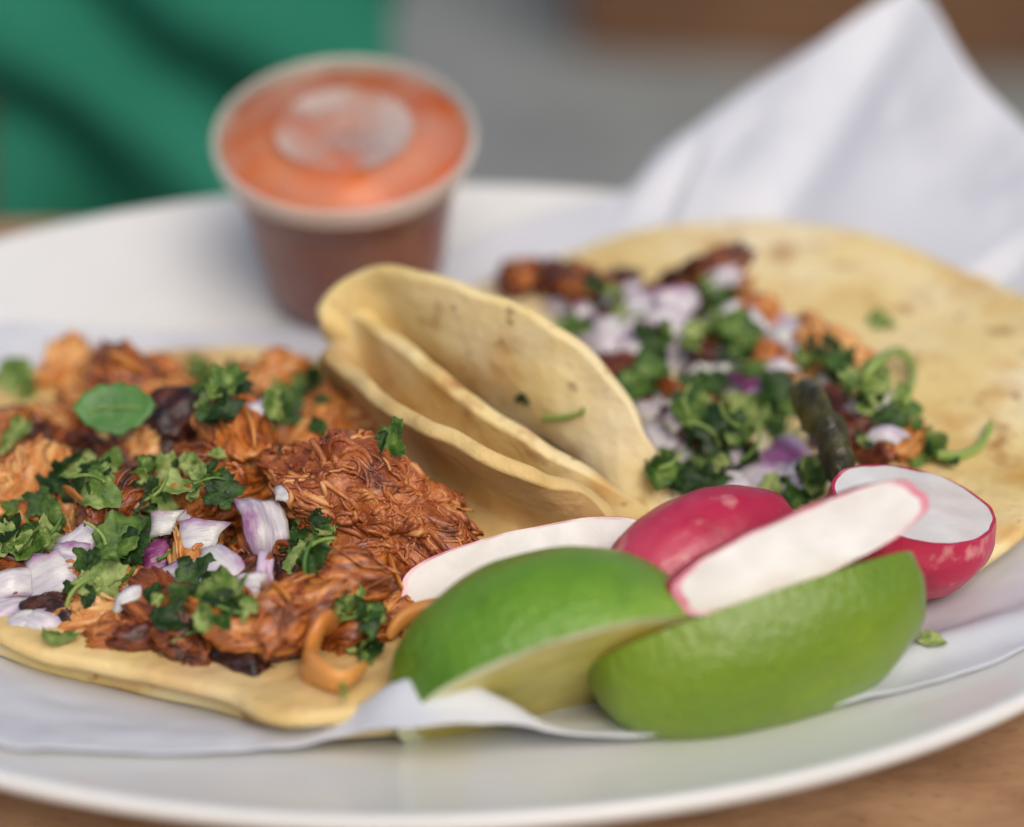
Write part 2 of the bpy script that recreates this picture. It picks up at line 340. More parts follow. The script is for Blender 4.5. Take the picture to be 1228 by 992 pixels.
# pair of the shredded meat taco: outer sheet first, then the inner one
L0, L1 = v(-18, 30, 10), v(46, -42, 9)
def ring_left(k, dz): 
    pts = [(-20, 40), (-48, 50), (-92, 36), (-114, -8), (-98, -44)]
    P = [L0] + [v(-2 + (x + 2) * k, -18 + (y + 18) * k, plate_z(x, y) + dz) for x, y in pts]
    for px, py in [(0, 778), (130, 812), (260, 842), (390, 874)]:
        q = onp(px, py, dz); c0 = v(-50, -15, q.z); P.append(c0 + (q - c0) * k)
    return P + [v(24, -74 * k, 9.5 + dz - 3), L1]
tortilla('tortilla', ring_left(1.02, 3), [L0 + v(3, 2, -1), v(13.5, -6.5, 8), L1 + v(2, 1, -1)],
         [L0 + v(2, 2, 0), at(396, 404, 31), at(425, 374, 37), at(480, 410, 38), at(560, 476, 36), at(640, 525, 33), at(710, 566, 28), at(785, 618, 17), L1 + v(3, 1, 0)],
         'outer tortilla of the folded pair, its curled rim above the shredded meat', seed=3)
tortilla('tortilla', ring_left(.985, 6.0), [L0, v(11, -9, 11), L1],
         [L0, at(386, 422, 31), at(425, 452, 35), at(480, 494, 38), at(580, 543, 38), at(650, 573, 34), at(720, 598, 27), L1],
         'inner tortilla holding the shredded orange meat, shaded inside', seed=11, m='tortilla_shade_stained')
# pair of the onion and cilantro taco
R0, R1 = v(-16, 44, 12), v(52, -36, 9)
def ring_right(dz, sh):
    P = [R0, v(4, 74, plate_z(4, 74) + dz)]
    for px, py in [(688, 306), (760, 283), (850, 269), (930, 268), (1020, 280), (1120, 310), (1228, 358)]:
        P.append(onp(px + sh, py + abs(sh) * .4, dz))
    P += [v(150, 30, plate_z(150, 30) + dz), v(140, -5, plate_z(140, -5) + dz), onp(1228, 645 - sh, dz), onp(1108, 708, dz), v(74, -50, 6 + dz), R1]
    return P
tortilla('tortilla', ring_right(3.2, 12), [R0 + v(4, 2, -1), v(17.5, -.5, 8), R1 + v(2, 2, 0)],
         [R0 + v(2, 3, 0), at(420, 372, 32), at(500, 360, 40), at(640, 392, 40), at(730, 460, 32), at(776, 560, 18), R1 + v(1, 2, 0)],
         'lower tortilla of the open pair beside the raised paper corner', seed=21)
tortilla('tortilla', ring_right(6.2, 0), [R0, v(3, 13, 12), v(14.5, -3.5, 11), v(34, -24, 11), R1],
         [R0, at(386, 392, 34), at(393, 352, 41), at(440, 320, 47), at(520, 330, 50), at(640, 374, 48), at(720, 432, 41), at(772, 515, 30), at(801, 605, 15), R1],
         'upper tortilla of the open pair, its yellow side wall standing up smooth', seed=31)

# ------------------------------------------------------------------ sauce cup
TILT = R(14)
base = v(-20.5, 83.5, 12.4)
cup = thing('sauce_cup', base, 'small clear plastic cup of orange salsa with a lid, on the platter rim', 'sauce cup')
cup.rotation_euler = (TILT, 0, 0)
def cpart(name, P, m, n=72, close=True):
    V, F = lathe(P, n, 1, 1)
    V = [p + base for p in V]
    o = mk(name, V, F, m, cup); fix_normals(o); return o
hc = 44
cpart('body', [(.01, 0), (20, 0), (21, .6), (22.2, 8), (25.2, hc - 14), (25.9, hc - 10), (27.4, hc - 9), (28.8, hc - 1), (28.5, hc - 1), (27.0, hc - 8.6), (25.5, hc - 9.8), (24.8, hc - 14), (21.8, 8), (20.6, 1.2), (.01, 1.0)], M['cup_plastic'])
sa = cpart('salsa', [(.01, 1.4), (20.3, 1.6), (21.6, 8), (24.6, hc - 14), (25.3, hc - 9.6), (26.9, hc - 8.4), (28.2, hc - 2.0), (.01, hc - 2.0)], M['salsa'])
lt = cpart('lit_top', [(.01, hc - 1.3), (28.3, hc - 1.3), (28.3, hc - 1.8), (.01, hc - 1.8)], M['salsa_top'])  # added disc that carries the lit colour of the salsa's top
cpart('lid_rim', [(28.9, hc - 3.5), (29.6, hc - 3.8), (30.0, hc - 3), (30.6, hc - 1), (30.4, hc + .8), (29.6, hc + 1.7), (29.3, hc + 1.6), (28.9, hc + 1.0), (28.8, hc - .5), (28.9, hc - 3.5)], M['lid_rim'])
cpart('lid_plate', [(28.8, hc + .9), (27.8, hc - .4), (18.0, hc - .6), (17.2, hc + .2), (16.6, hc + 1.6), (15.8, hc + 2.1), (15.6, hc + 1.7), (16.2, hc + 1.2), (16.8, hc - .1), (17.8, hc - 1.0), (27.8, hc - .8), (28.8, hc + .5), (28.8, hc + .9)], M['lid_clear'])
cpart('lid_center', [(15.7, hc + 2.0), (14.6, hc + 1.4), (.01, hc + 1.2), (.01, hc + .8), (14.6, hc + 1.0), (15.7, hc + 1.6), (15.7, hc + 2.0)], M['lid_misted'])

# ------------------------------------------------------------------ limes and radishes: cut ellipsoids
def cut_piece(name, c, rad, axis, nrm, off, skin, flesh, label, cat, group, ring=None, ringw=1.6, names=('rind', 'flesh', 'pith'), seed=0, lump=.02, ex=2.0):
    """ellipsoid with its long axis along `axis`, cut flat where dot(p, nrm) > off; c is the centre of the cut face"""
    a = Vector(axis).normalized(); n = Vector(nrm); n = (n - a * n.dot(a)).normalized(); b = n.cross(a)
    bm = bmesh.new(); bmesh.ops.create_icosphere(bm, subdivisions=5, radius=1)
    for q in bm.verts:
        p = q.co.copy(); k = 1 + lump * nz(p.x * 1.6 + seed, p.y * 1.6, p.z * 1.6) + lump * .5 * nz(p.x * 4 + seed, p.y * 4, p.z * 4)
        k /= (abs(p.x) ** ex + math.hypot(p.y, p.z) ** ex) ** (1 / ex)
        q.co = Vector((p.x * rad[0], p.y * rad[1], p.z * rad[2])) * k
    bmesh.ops.bisect_plane(bm, geom=bm.verts[:] + bm.edges[:] + bm.faces[:], plane_co=(0, 0, off), plane_no=(0, 0, 1), clear_outer=True)
    ed = [q for q in bm.edges if q.is_boundary]
    skinF = set(bm.faces); ringF = []
    nxt = {}
    for q in ed:
        for v0 in q.verts: nxt.setdefault(v0, []).append(q.other_vert(v0))
    loop = [ed[0].verts[0]]; prev = None
    while True:
        c_ = [q for q in nxt[loop[-1]] if q is not prev]
        prev = loop[-1]
        if c_[0] is loop[0] or len(loop) > len(ed): break
        loop.append(c_[0])
    cen = sum((q.co for q in loop), Vector()) / len(loop)
    fac = ([1 - ringw / rad[1]] if ring is not None else []) + [.86, .72, .58, .44, .30, .16]
    cur = loop
    for k, f_ in enumerate(fac):
        new = [bm.verts.new(cen + (q.co - cen) * f_) for q in loop]
        for i in range(len(loop)):
            i2 = (i + 1) % len(loop); f = bm.faces.new([cur[i], cur[i2], new[i2], new[i]])
            if ring is not None and k == 0: ringF.append(f)
        cur = new
    cv = bm.verts.new(cen)
    for i in range(len(cur)): bm.faces.new([cur[i], cur[(i + 1) % len(cur)], cv])
    bmesh.ops.recalc_face_normals(bm, faces=bm.faces[:])
    for q in bm.verts:
        if q.co.z > off - .4 and not any(f in skinF for f in q.link_faces):
            q.co.z += .35 * nz(q.co.x / 5 + seed, q.co.y / 5, 2)
    Mx = Matrix((a, b, n)).transposed()
    if Mx.determinant() < 0: Mx = Matrix((a, -b, n)).transposed()
    o = Vector(c) - n * off
    low = 1e9
    bm.verts.ensure_lookup_table(); bm.verts.index_update()
    W_ = [o + Mx @ q.co for q in bm.verts]; low = min(W_, key=lambda q: q.z)
    t = thing(name, (low.x, low.y, low.z), label, cat, group)
    ringS = set(ringF)
    for nm, test, m in ((names[0], lambda f: f in skinF, skin), (names[2], lambda f: f in ringS, ring), (names[1], lambda f: f not in skinF and f not in ringS, flesh)):
        fl = [f for f in bm.faces if test(f)]
        if not fl or m is None: continue
        idx = {}; VV = []; FF = []
        for f in fl:
            row = []
            for q in f.verts:
                if q.index not in idx: idx[q.index] = len(VV); VV.append(W_[q.index])
                row.append(idx[q.index])
            FF.append(row)
        mk(nm, VV, FF, m, t)
    bm.free(); return t
LG = 'lime wedges at the front of the platter'
LA, LB = at(472, 902, 12), at(834, 776, 25)
cut_piece('lime_wedge', (LA + LB) / 2 + v(1, 1, 2), ((LB - LA).length / 2 + .5, 21.5, 20), LB - LA, (.32, -.80, -.50), 3.0, M['lime_rind'], M['lime_flesh'],
          'bright green lime wedge with its yellowish cut face showing, by the paper fold', 'lime', LG, M['pith'], 2.4, seed=1, lump=.03)
cut_piece('lime_wedge', at(900, 734, 28), (30, 18, 18.5), (.93, .34, .13), (-.2, .70, .68), 1.5, M['lime_rind2'], M['lime_flesh'],
          'yellow green lime wedge with only its rind showing, under the white radish wedge', 'lime', LG, M['pith'], 2.4, seed=4, lump=.035, ex=2.5)
RG = 'cut radish pieces on the limes'
RN = ('skin', 'flesh', 'skin_edge')
cut_piece('radish_wedge', at(640, 688, 23), (24.5, 8.5, 8.5), (.95, .30, .06), (.05, -.70, .66), 2.0, M['radish_skin'], M['radish_flesh'],
          'white radish wedge tucked behind the bright green lime', 'radish', RG, M['radish_edge'], .35, RN, 2, .04, 3.0)
cut_piece('radish_wedge', at(838, 678, 28), (20, 10.5, 11.5), (.84, .46, .22), (.40, -.45, -.75), 1.0, M['radish_skin'], M['radish_flesh'],
          'red radish wedge showing its rounded skin side between the two limes', 'radish', RG, M['radish_skin'], .5, RN, 5, .04)
cut_piece('radish_wedge', at(960, 657, 43), (23.5, 5.7, 8), (.88, .30, .24), (.42, -.75, .55), 2.0, M['radish_skin'], M['radish_flesh'],
          'long white radish wedge lying across the yellow green lime', 'radish', RG, M['radish_edge'], .4, RN, 8, .05, 2.9)
cut_piece('radish_wedge', at(1096, 604, 31), (16, 14, 14), (.95, -.2, -.14), (.08, .02, .97), 4.0, M['radish_skin'], M['radish_flesh'],
          'round radish half lying cut side up on the tortilla edge', 'radish', RG, M['radish_skin'], .6, RN, 12, .05)

# ------------------------------------------------------------------ ray casting onto what is already built
def refresh():
    bpy.context.view_layer.update(); return bpy.context.evaluated_depsgraph_get()
DG = [None]; SKIP = [False]
def hit(px, py):
    ok, p, n, i, o, m = scn.ray_cast(DG[0], CAM * S, ray_dir(px, py))
    if (ok and SKIP[0] and o.parent and o.parent.get('category') in ('radish', 'lime')) or (ok and SKIP[0] and o.name.startswith('roasted')): return (None, None)
    return (p / S, n) if ok else (None, None)
def drop(x, y):
    ok, p, n, i, o, m = scn.ray_cast(DG[0], Vector((x, y, 150)) * S, Vector((0, 0, -1)))
    return (p / S, n) if ok else (None, None)
def inst(name, me, p, zaxis, spin, size, label, cat, group):
    o = bpy.data.objects.new(name, me); C.objects.link(o)
    q = Vector(zaxis).normalized().to_track_quat('Z', 'Y').to_matrix() @ Matrix.Rotation(spin, 3, 'Z')
    o.rotation_euler = q.to_euler(); o.location = Vector(p) * S
    s = size if isinstance(size, (tuple, list)) else (size, size, size)
    o.scale = Vector(s) * S
    return tag(o, label, cat, group)

# ------------------------------------------------------------------ meat
def chunk_mesh(seed, nstr, sub=4, rx=(1, .62, .5), fr=.042, curl=.4):
    rnd = random.Random(seed)
    bm = bmesh.new(); bmesh.ops.create_icosphere(bm, subdivisions=sub, radius=1)
    def surf(p):
        k = 1 + .42 * nz(p.x * 1.5 + seed * 3.1, p.y * 1.5, p.z * 1.5) + .17 * nz(p.x * 1.3, p.y * 4.5 + seed, p.z * 4.5) + .09 * nz(p.x * 3.2, p.y * 8 + seed, p.z * 8) + .04 * nz(p.x * 9, p.y * 14, p.z * 14 + seed)
        q = Vector((p.x * rx[0], p.y * rx[1], p.z * rx[2])) * k
        q.z += .22 * q.x * q.x * math.sin(seed); q.y += .3 * q.x * q.x * math.cos(seed * 1.7)
        return q
    V = [surf(q.co) for q in bm.verts]; F = [[q.index for q in f.verts] for f in bm.faces]; bm.free()
    for s in range(nstr):
        th = rnd.uniform(0, 6.283); x0 = rnd.uniform(-.95, .3); ln = rnd.uniform(.4, 1.1) * (1 - .5 * (curl > .9)); tw = rnd.uniform(-.9, .9) * (1 + .8 * (curl > .9)); wob = rnd.uniform(0, 6)
        path = []
        liftend = rnd.random() < .35
        for i in range(9):
            u = i / 8; xx = min(.97, x0 + ln * u); a = th + tw * u + .6 * curl * math.sin(wob + 5 * u)
            rr = math.sqrt(max(0, 1 - xx * xx))
            q = surf(Vector((xx, rr * math.cos(a), rr * math.sin(a))))
            q = q * (1 + fr * .5 + ((.45 if curl < .9 else .22) * max(0, u - .55) if liftend else 0) + .05 * math.sin(wob * 3 + 4 * u)); path.append(q)
        r0 = rnd.uniform(.5, 1.25) * fr
        tube(path, lambda u, r0=r0: r0 * (1 - .55 * abs(2 * u - 1) ** 3), 6, V, F)
    return V, F
CH = []
for i in range(10):
    V, F = chunk_mesh(i + 1, 26, fr=.062); CH.append(mesh_data('meat_chunk', V, F, M['meat'], scale=1))
CHD = []
for i in range(5):
    V, F = chunk_mesh(i + 31, 18); CHD.append(mesh_data('charred_meat_chunk', V, F, M['meat_dark'], scale=1))
def clump_mesh(seed, nstr, rx):
    rnd = random.Random(seed)
    bm = bmesh.new(); bmesh.ops.create_icosphere(bm, subdivisions=5, radius=1)
    def surf(p):
        k = 1 + .34 * nz(p.x * 1.4 + 5, p.y * 1.4, p.z * 1.4 + seed) + .16 * nz(p.x * 3.5, p.y * 3.5 + seed, p.z * 3.5) + .09 * nz(p.x * 8, p.y * 8 + seed, p.z * 8) + .05 * nz(p.x * 19, p.y * 19 + seed, p.z * 19)
        return Vector((p.x * rx[0], p.y * rx[1], p.z * rx[2])) * k
    V = [surf(q.co) for q in bm.verts]; F = [[q.index for q in f.verts] for f in bm.faces]; bm.free()
    for i in range(nstr):
        p = Vector((rnd.gauss(0, 1), rnd.gauss(0, 1), rnd.gauss(0, 1))).normalized()
        f = Vector((nz(p.x * 1.7, p.y * 1.7, 1), nz(p.x * 1.7, p.z * 1.7, 2), nz(p.z * 1.7, p.y * 1.7, 3))) * 2 + Vector((.5, 0, -.2)) + Vector((rnd.gauss(0, .5), rnd.gauss(0, .5), rnd.gauss(0, .5)))
        cv = rnd.gauss(0, 2.2); ln = rnd.uniform(.2, .55); pop = rnd.uniform(.0, .055); path = []; loose = rnd.random() < .06
        for k in range(10):
            u = k / 9
            t = (f - p * f.dot(p)).normalized()
            path.append(surf(p) * (1 + (pop * math.sin(math.pi * u) if not loose else .14 * u) - .012))
            p = (p + t * ln / 9).normalized(); f = t + p.cross(t) * (cv * ln / 9 * 2)
        r0 = rnd.choice((.010, .013, .016, .020, .028, .040))
        tube(path, lambda u, r0=r0: r0 * (1 - .6 * abs(2 * u - 1) ** 3), 5, V, F)
    return V, F
V, F = clump_mesh(3, 820, (1, .62, .60)); nb = 20480
BIG = mesh_data('meat_clump', V, F, [M['clump'], M['strand']], True, [0 if i < nb else (1 if ((i - nb) // 47) % 3 == 0 else 0) for i in range(len(F))], 1)
LM, RM = 'pieces of shredded meat in the folded taco', 'pieces of meat in the open taco'
LBL = 'small shredded orange brown meat piece in the folded taco'
LBLD = 'small dark charred meat piece in the folded taco'
LBR = 'small meat piece under the onion and cilantro of the open taco'
rr = random.Random(5)
def chunk(p, size, lab, grp, dark=False, name='meat_piece', spin=None, z=None):
    me = rr.choice(CHD if dark else CH)
    za = Vector((rr.uniform(-.5, .5), rr.uniform(-.5, .5), 1)) if z is None else z
    return inst(name, me, p, za, rr.uniform(0, 6.28) if spin is None else spin, (size, size * rr.uniform(.8, 1.1), size * rr.uniform(.8, 1.15)), lab, 'meat', grp)
def in_left(x, y):   # filling region of the folded taco
    u = (x + 43) / 50; w_ = (y + 25) / 53
    if x > 8 - (y + 20) * .9 - 6: return 9
    if (x + 75) * 24 + (y + 62) * 61 < 11 * 65.5: return 9
    return math.hypot(u, w_)
DG[0] = refresh()
n = 0
while n < 58:
    x, y = rr.uniform(-105, 30), rr.uniform(-80, 32)
    q = in_left(x, y)
    if q > 1: continue
    p, nn = drop(x, y)
    if p is None or p.z > 24: continue
    s = rr.uniform(6.5, 10.5)
    chunk(p + v(0, 0, s * .38), s, LBL, LM); n += 1
DG[0] = refresh()
n = 0
while n < 34:
    x, y = rr.uniform(-100, 20), rr.uniform(-66, 26)
    q = in_left(x, y)
    if q > .82: continue
    p, nn = drop(x, y)
    if p is None or p.z > 27 - 12 * q: continue
    s = rr.uniform(6, 10)
    dk = rr.random() < .30
    chunk(p + v(0, 0, s * .22), s, LBLD if dk else LBL, LM, dk); n += 1
n = 0
while n < 22:
    x, y = rr.uniform(15, 115), rr.uniform(-30, 78)
    if (x + y * .9) < 52: continue
    if math.hypot((x - 64) / 40, (y - 26) / 42) > 1: continue
    pr = proj(Vector((x, y, 14)))
    if pr[1] < 340 + max(0, pr[0] - 850) * .62 + 45: continue
    p, nn = drop(x, y)
    if p is None or p.z > 26: continue
    s = rr.uniform(6, 10); dk = rr.random() < .5
    chunk(p + v(0, 0, s * .3), s, LBR, RM, dk); n += 1
DG[0] = refresh()
# pieces the photograph shows one by one: px, py, size, dark, spin, label
for px, py, s, dk, sp, lab in [
    (84, 448, 10, 0, .9, 'tall orange meat piece with a blackened tip at the back of the folded taco'), (150, 455, 10, 0, 2.2, 'pale orange meat piece behind the broad green leaf'),
    (212, 500, 9, 1, 1.0, 'blackened meat strip beside the broad green leaf'), (288, 530, 9.5, 0, 1.5, 'upright orange meat block beside the big shredded clump'),
    (262, 600, 9, 0, .3, LBL), (130, 610, 9, 0, .5, LBL), (45, 580, 9, 0, 1.4, LBL), (110, 735, 8, 0, .2, LBL), (200, 742, 9, 0, -.2, LBL), (245, 770, 8, 0, 1.2, LBL), (310, 760, 10, 0, .4, LBL),
    (180, 765, 7, 1, .4, LBLD), (480, 680, 9, 0, 1.3, 'orange meat piece hanging below the big shredded clump'), (410, 700, 9, 0, .3, LBL), (428, 500, 6, 0, .2, LBL), (470, 745, 9, 0, .1, LBL), (330, 455, 8, 0, .4, LBL),
    (325, 782, 7, 0, .5, LBL), (285, 790, 6.5, 1, .2, LBLD), (225, 780, 7, 0, 2.8, LBL), (140, 765, 6.5, 0, .3, LBL), (350, 740, 8, 0, 1.1, LBL), (60, 735, 6, 1, .3, LBLD), (420, 770, 8, 0, .6, LBL), (455, 720, 8, 0, 1.9, LBL)]:
    p, nn = hit(px, py)
    if p is not None: chunk(p + v(0, 0, s * .12), s, lab, LM, dk, spin=sp, z=Vector((rr.uniform(-.2, .2), -.3, 1)))
for px, py, s, dk in [(630, 340, 9, 0), (665, 345, 8, 1), (612, 350, 7, 1), (700, 350, 7, 0), (1050, 540, 8, 1), (1085, 540, 7, 0), (1020, 535, 8, 1), (880, 345, 6, 0), (760, 480, 8, 1), (1000, 500, 7, 1)]:
    p, nn = hit(px, py)
    if p is not None: chunk(p + v(0, 0, s * .2), s, LBR, RM, dk)
p, nn = hit(858, 335)
chunk(p + v(0, 0, 3), 7.5, 'lone pale orange meat piece on the bare part of the open tortilla', RM)
o = tag(bpy.data.objects.new('meat_clump', BIG), 'big stringy clump of shredded orange meat under the curled tortilla', 'meat', LM); C.objects.link(o)
CA = (at(552, 655, 20) - at(338, 548, 30)); o.rotation_euler = CA.to_track_quat('X', 'Z').to_euler(); o.location = at(446, 616, 26) * S; o.scale = Vector((CA.length * .50, CA.length * .48, CA.length * .48)) * S

# cooked onion loops, roasted pepper
def strip(path, wdt, thk, n=34):
    """curved strip: path in mm, width along a given vector"""
    V = []; F = []
    P = [cr(path, i / (n - 1)) for i in range(n)]
    for i, p in enumerate(P):
        t = (P[min(i + 1, n - 1)] - P[max(i - 1, 0)]).normalized()
        up = Vector((.15, -.35, .92)); s = t.cross(up).normalized(); up2 = s.cross(t)
        k = math.sin(math.pi * min(1, max(0, (i + .6) / (n - .0)))) ** .35
        for q in range(10):
            a = 2 * math.pi * q / 10; V.append(p + s * (math.cos(a) * thk * k) + up2 * (math.sin(a) * wdt * k))
    for i in range(n - 1):
        for q in range(10): F.append([i * 10 + q, i * 10 + (q + 1) % 10, (i + 1) * 10 + (q + 1) % 10, (i + 1) * 10 + q])
    F.append(list(range(10))[::-1]); F.append([(n - 1) * 10 + q for q in range(10)])
    return V, F
DG[0] = refresh()
def hp(px, py, dz):
    p, n_ = hit(px, py); return p + n_ * dz
V, F = strip([hp(396, 742, 2), hp(368, 752, 3), hp(360, 790, 3.5), hp(378, 822, 3.2), hp(408, 836, 3), hp(438, 818, 3)], 3.6, 1.5)
o = mk('cooked_onion_strip', V, F, M['glaze_onion'], origin=at(380, 820, 13)); tag(o, 'glossy curved orange cooked onion loop at the front of the meat', 'onion')
V, F = strip([hp(455, 756, 2), hp(485, 742, 3), at(545, 726, 24), at(585, 720, 22)], 2.6, 1.6)
o = mk('cooked_onion_strip', V, F, M['glaze_onion'], origin=at(500, 750, 14)); tag(o, 'straight orange cooked onion strip reaching behind the bright green lime', 'onion')
DG[0] = refresh()
for i, (px, py, dx_, dy_) in enumerate([(150, 440, 18, 10), (300, 520, 6, 22), (475, 690, 8, 20), (205, 640, 16, -8), (90, 600, 14, 10), (330, 715, 18, 8)]):
    ps = [hit(px - dx_, py - dy_)[0], hit(px, py)[0], hit(px + dx_, py + dy_)[0]]
    if None in ps: continue
    bow = Vector((rr.uniform(-2, 2), rr.uniform(-2, 0), 2.0))
    V, F = strip([ps[0] + v(0, 0, .6), (ps[0] + ps[2]) / 2 * .5 + ps[1] * .5 + bow, ps[2] + v(0, 0, .6)], rr.uniform(1.0, 1.5), .45, 16)
    o = mk('cooked_onion_strip', V, F, M['glaze_onion'], origin=ps[1]); tag(o, 'small glossy orange cooked onion shred among the shredded meat', 'onion', 'cooked onion shreds in the folded taco')
V, F = strip([at(958, 468, 33), at(975, 492, 34), at(1000, 535, 31), at(1014, 582, 27)], 4.6, 3.2)
V = [p + Vector((nz(p.x / 3, p.y / 3, p.z / 3), nz(p.x / 3, p.y / 3, p.z / 3 + 9), nz(p.x / 4, p.y / 4, p.z / 4 + 5))) * 1.5 for p in V]
o = mk('roasted_pepper_strip', V, F, M['pepper'], origin=at(990, 540, 18)); tag(o, 'dark olive roasted pepper strip standing among the chopped onion', 'pepper')

# ------------------------------------------------------------------ onion pieces
def onion_mesh(seed, purple):
    rnd = random.Random(seed); n = 9
    lx, ly, th = 1.0, rnd.uniform(.45, .8), rnd.uniform(.10, .17)
    cx, cy = rnd.uniform(.5, 1.2), rnd.uniform(-.15, .4)
    jit = [rnd.uniform(.5, 1.15) for _ in range(4)]; skew = rnd.uniform(-.45, .45)
    V = []; F = []; mi = []
    for side in (1, -1):
        for i in range(n):
            for j in range(n):
                u = i / (n - 1) * 2 - 1; w_ = j / (n - 1) * 2 - 1
                kx = (jit[0] * (1 - w_) + jit[1] * (1 + w_)) / 2; ky = (jit[2] * (1 - u) + jit[3] * (1 + u)) / 2
                x_ = u * lx * kx + skew * w_; y_ = w_ * ly * ky
                ko = 1 + .30 * nz(math.atan2(w_, u) * 1.1 + seed * 2.3, seed) * max(abs(u), abs(w_)) + .10 * nz(math.atan2(w_, u) * 4 + seed, 3)
                x_ *= ko; y_ *= ko
                z_ = -cx * .5 * x_ * x_ - cy * y_ * y_ + .12 * nz(x_ * 2 + seed, y_ * 2) + .02 * nz(x_ * 6, y_ * 6 + seed)
                edge = 1 - .55 * max(abs(u), abs(w_)) ** 5
                V.append(Vector((x_, y_, z_ + side * th * edge)))
    N2 = n * n
    for i in range(n - 1):
        for j in range(n - 1):
            a = i * n + j
            F.append([a, a + n, a + n + 1, a + 1]); mi.append(1 if purple else 0)
            F.append([N2 + a, N2 + a + 1, N2 + a + n + 1, N2 + a + n]); mi.append(0)
    for i in range(n - 1):
        for (a, b) in ((i, i + 1), ((i + 1) * 1 + (n - 1) * n, i + (n - 1) * n)):
            pass
    edgeloop = [i * n for i in range(n)] + [(n - 1) * n + j for j in range(1, n)] + [i * n + n - 1 for i in range(n - 2, -1, -1)] + [j for j in range(n - 2, 0, -1)]
    for k in range(len(edgeloop)):
        a, b = edgeloop[k], edgeloop[(k + 1) % len(edgeloop)]
        F.append([a, b, N2 + b, N2 + a]); mi.append(0)
    me = mesh_data('onion_piece', V, F, [M['onion'], M['onion_skin']], True, mi, 1)
    bm = bmesh.new(); bm.from_mesh(me); bmesh.ops.recalc_face_normals(bm, faces=bm.faces); bm.to_mesh(me); bm.free()
    return me
ON = [onion_mesh(i, False) for i in range(14)]; ONP = [onion_mesh(i + 20, True) for i in range(5)]
OGL, OGR = 'chopped red onion on the folded taco', 'chopped red onion on the open taco'
OLL, OLR = 'small chopped white onion piece on the shredded meat taco', 'small chopped white onion piece on the open taco'
OPL, OPR = 'small purple edged onion piece on the shredded meat taco', 'small purple edged onion piece on the open taco'
def onion(px, py, s, ang, purple, left, lab=None, asp=1.0, tilt=(0, 0)):
    p, n_ = hit(px, py)
    if p is None: return
    za = (n_ * .4 + Vector((0, -.5, .75)) + Vector((tilt[0], 0, tilt[1]))).normalized()
    me = rr.choice(ONP if purple else ON)
    lab = lab or ((OPL if purple else OLL) if left else (OPR if purple else OLR))
    s *= .80 if left else 1.0
    inst('onion_piece', me, p + za * s * .12, za, 0, (s, s * asp, s * 1.0), lab, 'onion', OGL if left else OGR).rotation_euler = \
        (za.to_track_quat('Z', 'Y').to_matrix() @ Matrix.Rotation(ang, 3, 'Z')).to_euler()
def spin_for(za, d):  # unused directions kept simple
    return 0
SKIP[0] = True
DG[0] = refresh()
for a in [(312, 490, 4.6, .2, 0), (196, 628, 5, .3, 0), (186, 668, 5.4, .5, 1), (238, 646, 7.5, .1, 0), (272, 684, 7.5, -.9, 0), (100, 650, 8, .7, 0), (62, 690, 9, .6, 0),
          (25, 716, 9, -.5, 0), (48, 746, 8, -.5, 0), (8, 700, 7, .2, 0), (156, 714, 4.2, .4, 0), (300, 700, 5, 0, 0), (215, 690, 5, .8, 0), (262, 470, 4, .3, 0), (130, 668, 5, 1.0, 0), (80, 670, 6, .2, 0), (225, 622, 4.5, .8, 0), (255, 700, 5, .4, 0), (30, 745, 6, .1, 0), (5, 730, 7, .4, 0), (175, 640, 4, 1.4, 0), (340, 590, 3.5, .3, 0)]:
    onion(a[0], a[1], a[2], a[3], a[4], True)
onion(318, 632, 10.5, 1.35, 0, True, 'tall white onion strip standing against the big shredded clump', .7)
onion(318, 684, 5, 1.45, 1, True, 'bright purple onion tip below the tall white strip', .8)
DG[0] = refresh()
for a in [(682, 372, 6, .4, 0), (716, 366, 6, .1, 0), (742, 402, 9.5, .1, 0), (800, 392, 9, .2, 0), (772, 368, 6, .3, 0), (836, 393, 8, .3, 0), (790, 432, 9, -.2, 0), (822, 432, 8, .1, 0), (846, 448, 7, 1.1, 0),
          (788, 498, 8, 1.2, 0), (800, 528, 8, -.9, 0), (776, 486, 6, .5, 0), (928, 398, 8.5, -.9, 1), (948, 410, 7, -.9, 0), (914, 462, 6, .05, 1), (942, 556, 8, -.9, 1), (920, 580, 7, .1, 0), (966, 578, 8, -1.0, 0),
          (958, 466, 6, .9, 0), (868, 332, 5, .2, 0), (850, 470, 7, .9, 0), (705, 400, 6, .2, 0), (730, 420, 7, 0, 0), (880, 580, 6, .2, 0), (1008, 456, 4, .3, 1), (1050, 490, 6, .6, 0), (890, 470, 5, .5, 0), (760, 350, 5, .2, 0), (745, 375, 6, .2, 0), (812, 362, 5, .1, 0), (700, 380, 5, .5, 0), (985, 500, 5, .5, 0), (870, 440, 5, .4, 0), (830, 545, 5, .4, 0), (880, 372, 5, .2, 0), (905, 392, 5, .9, 0), (962, 424, 5, .3, 0), (900, 424, 5, .5, 0), (985, 460, 4, 1, 0), (850, 400, 5, .2, 0), (760, 415, 6, .7, 0), (870, 540, 5, .1, 0), (815, 500, 5, 1.1, 0), (935, 440, 4, .4, 0), (1060, 520, 4, .2, 0)]:
    onion(a[0], a[1], a[2], a[3], a[4], False)

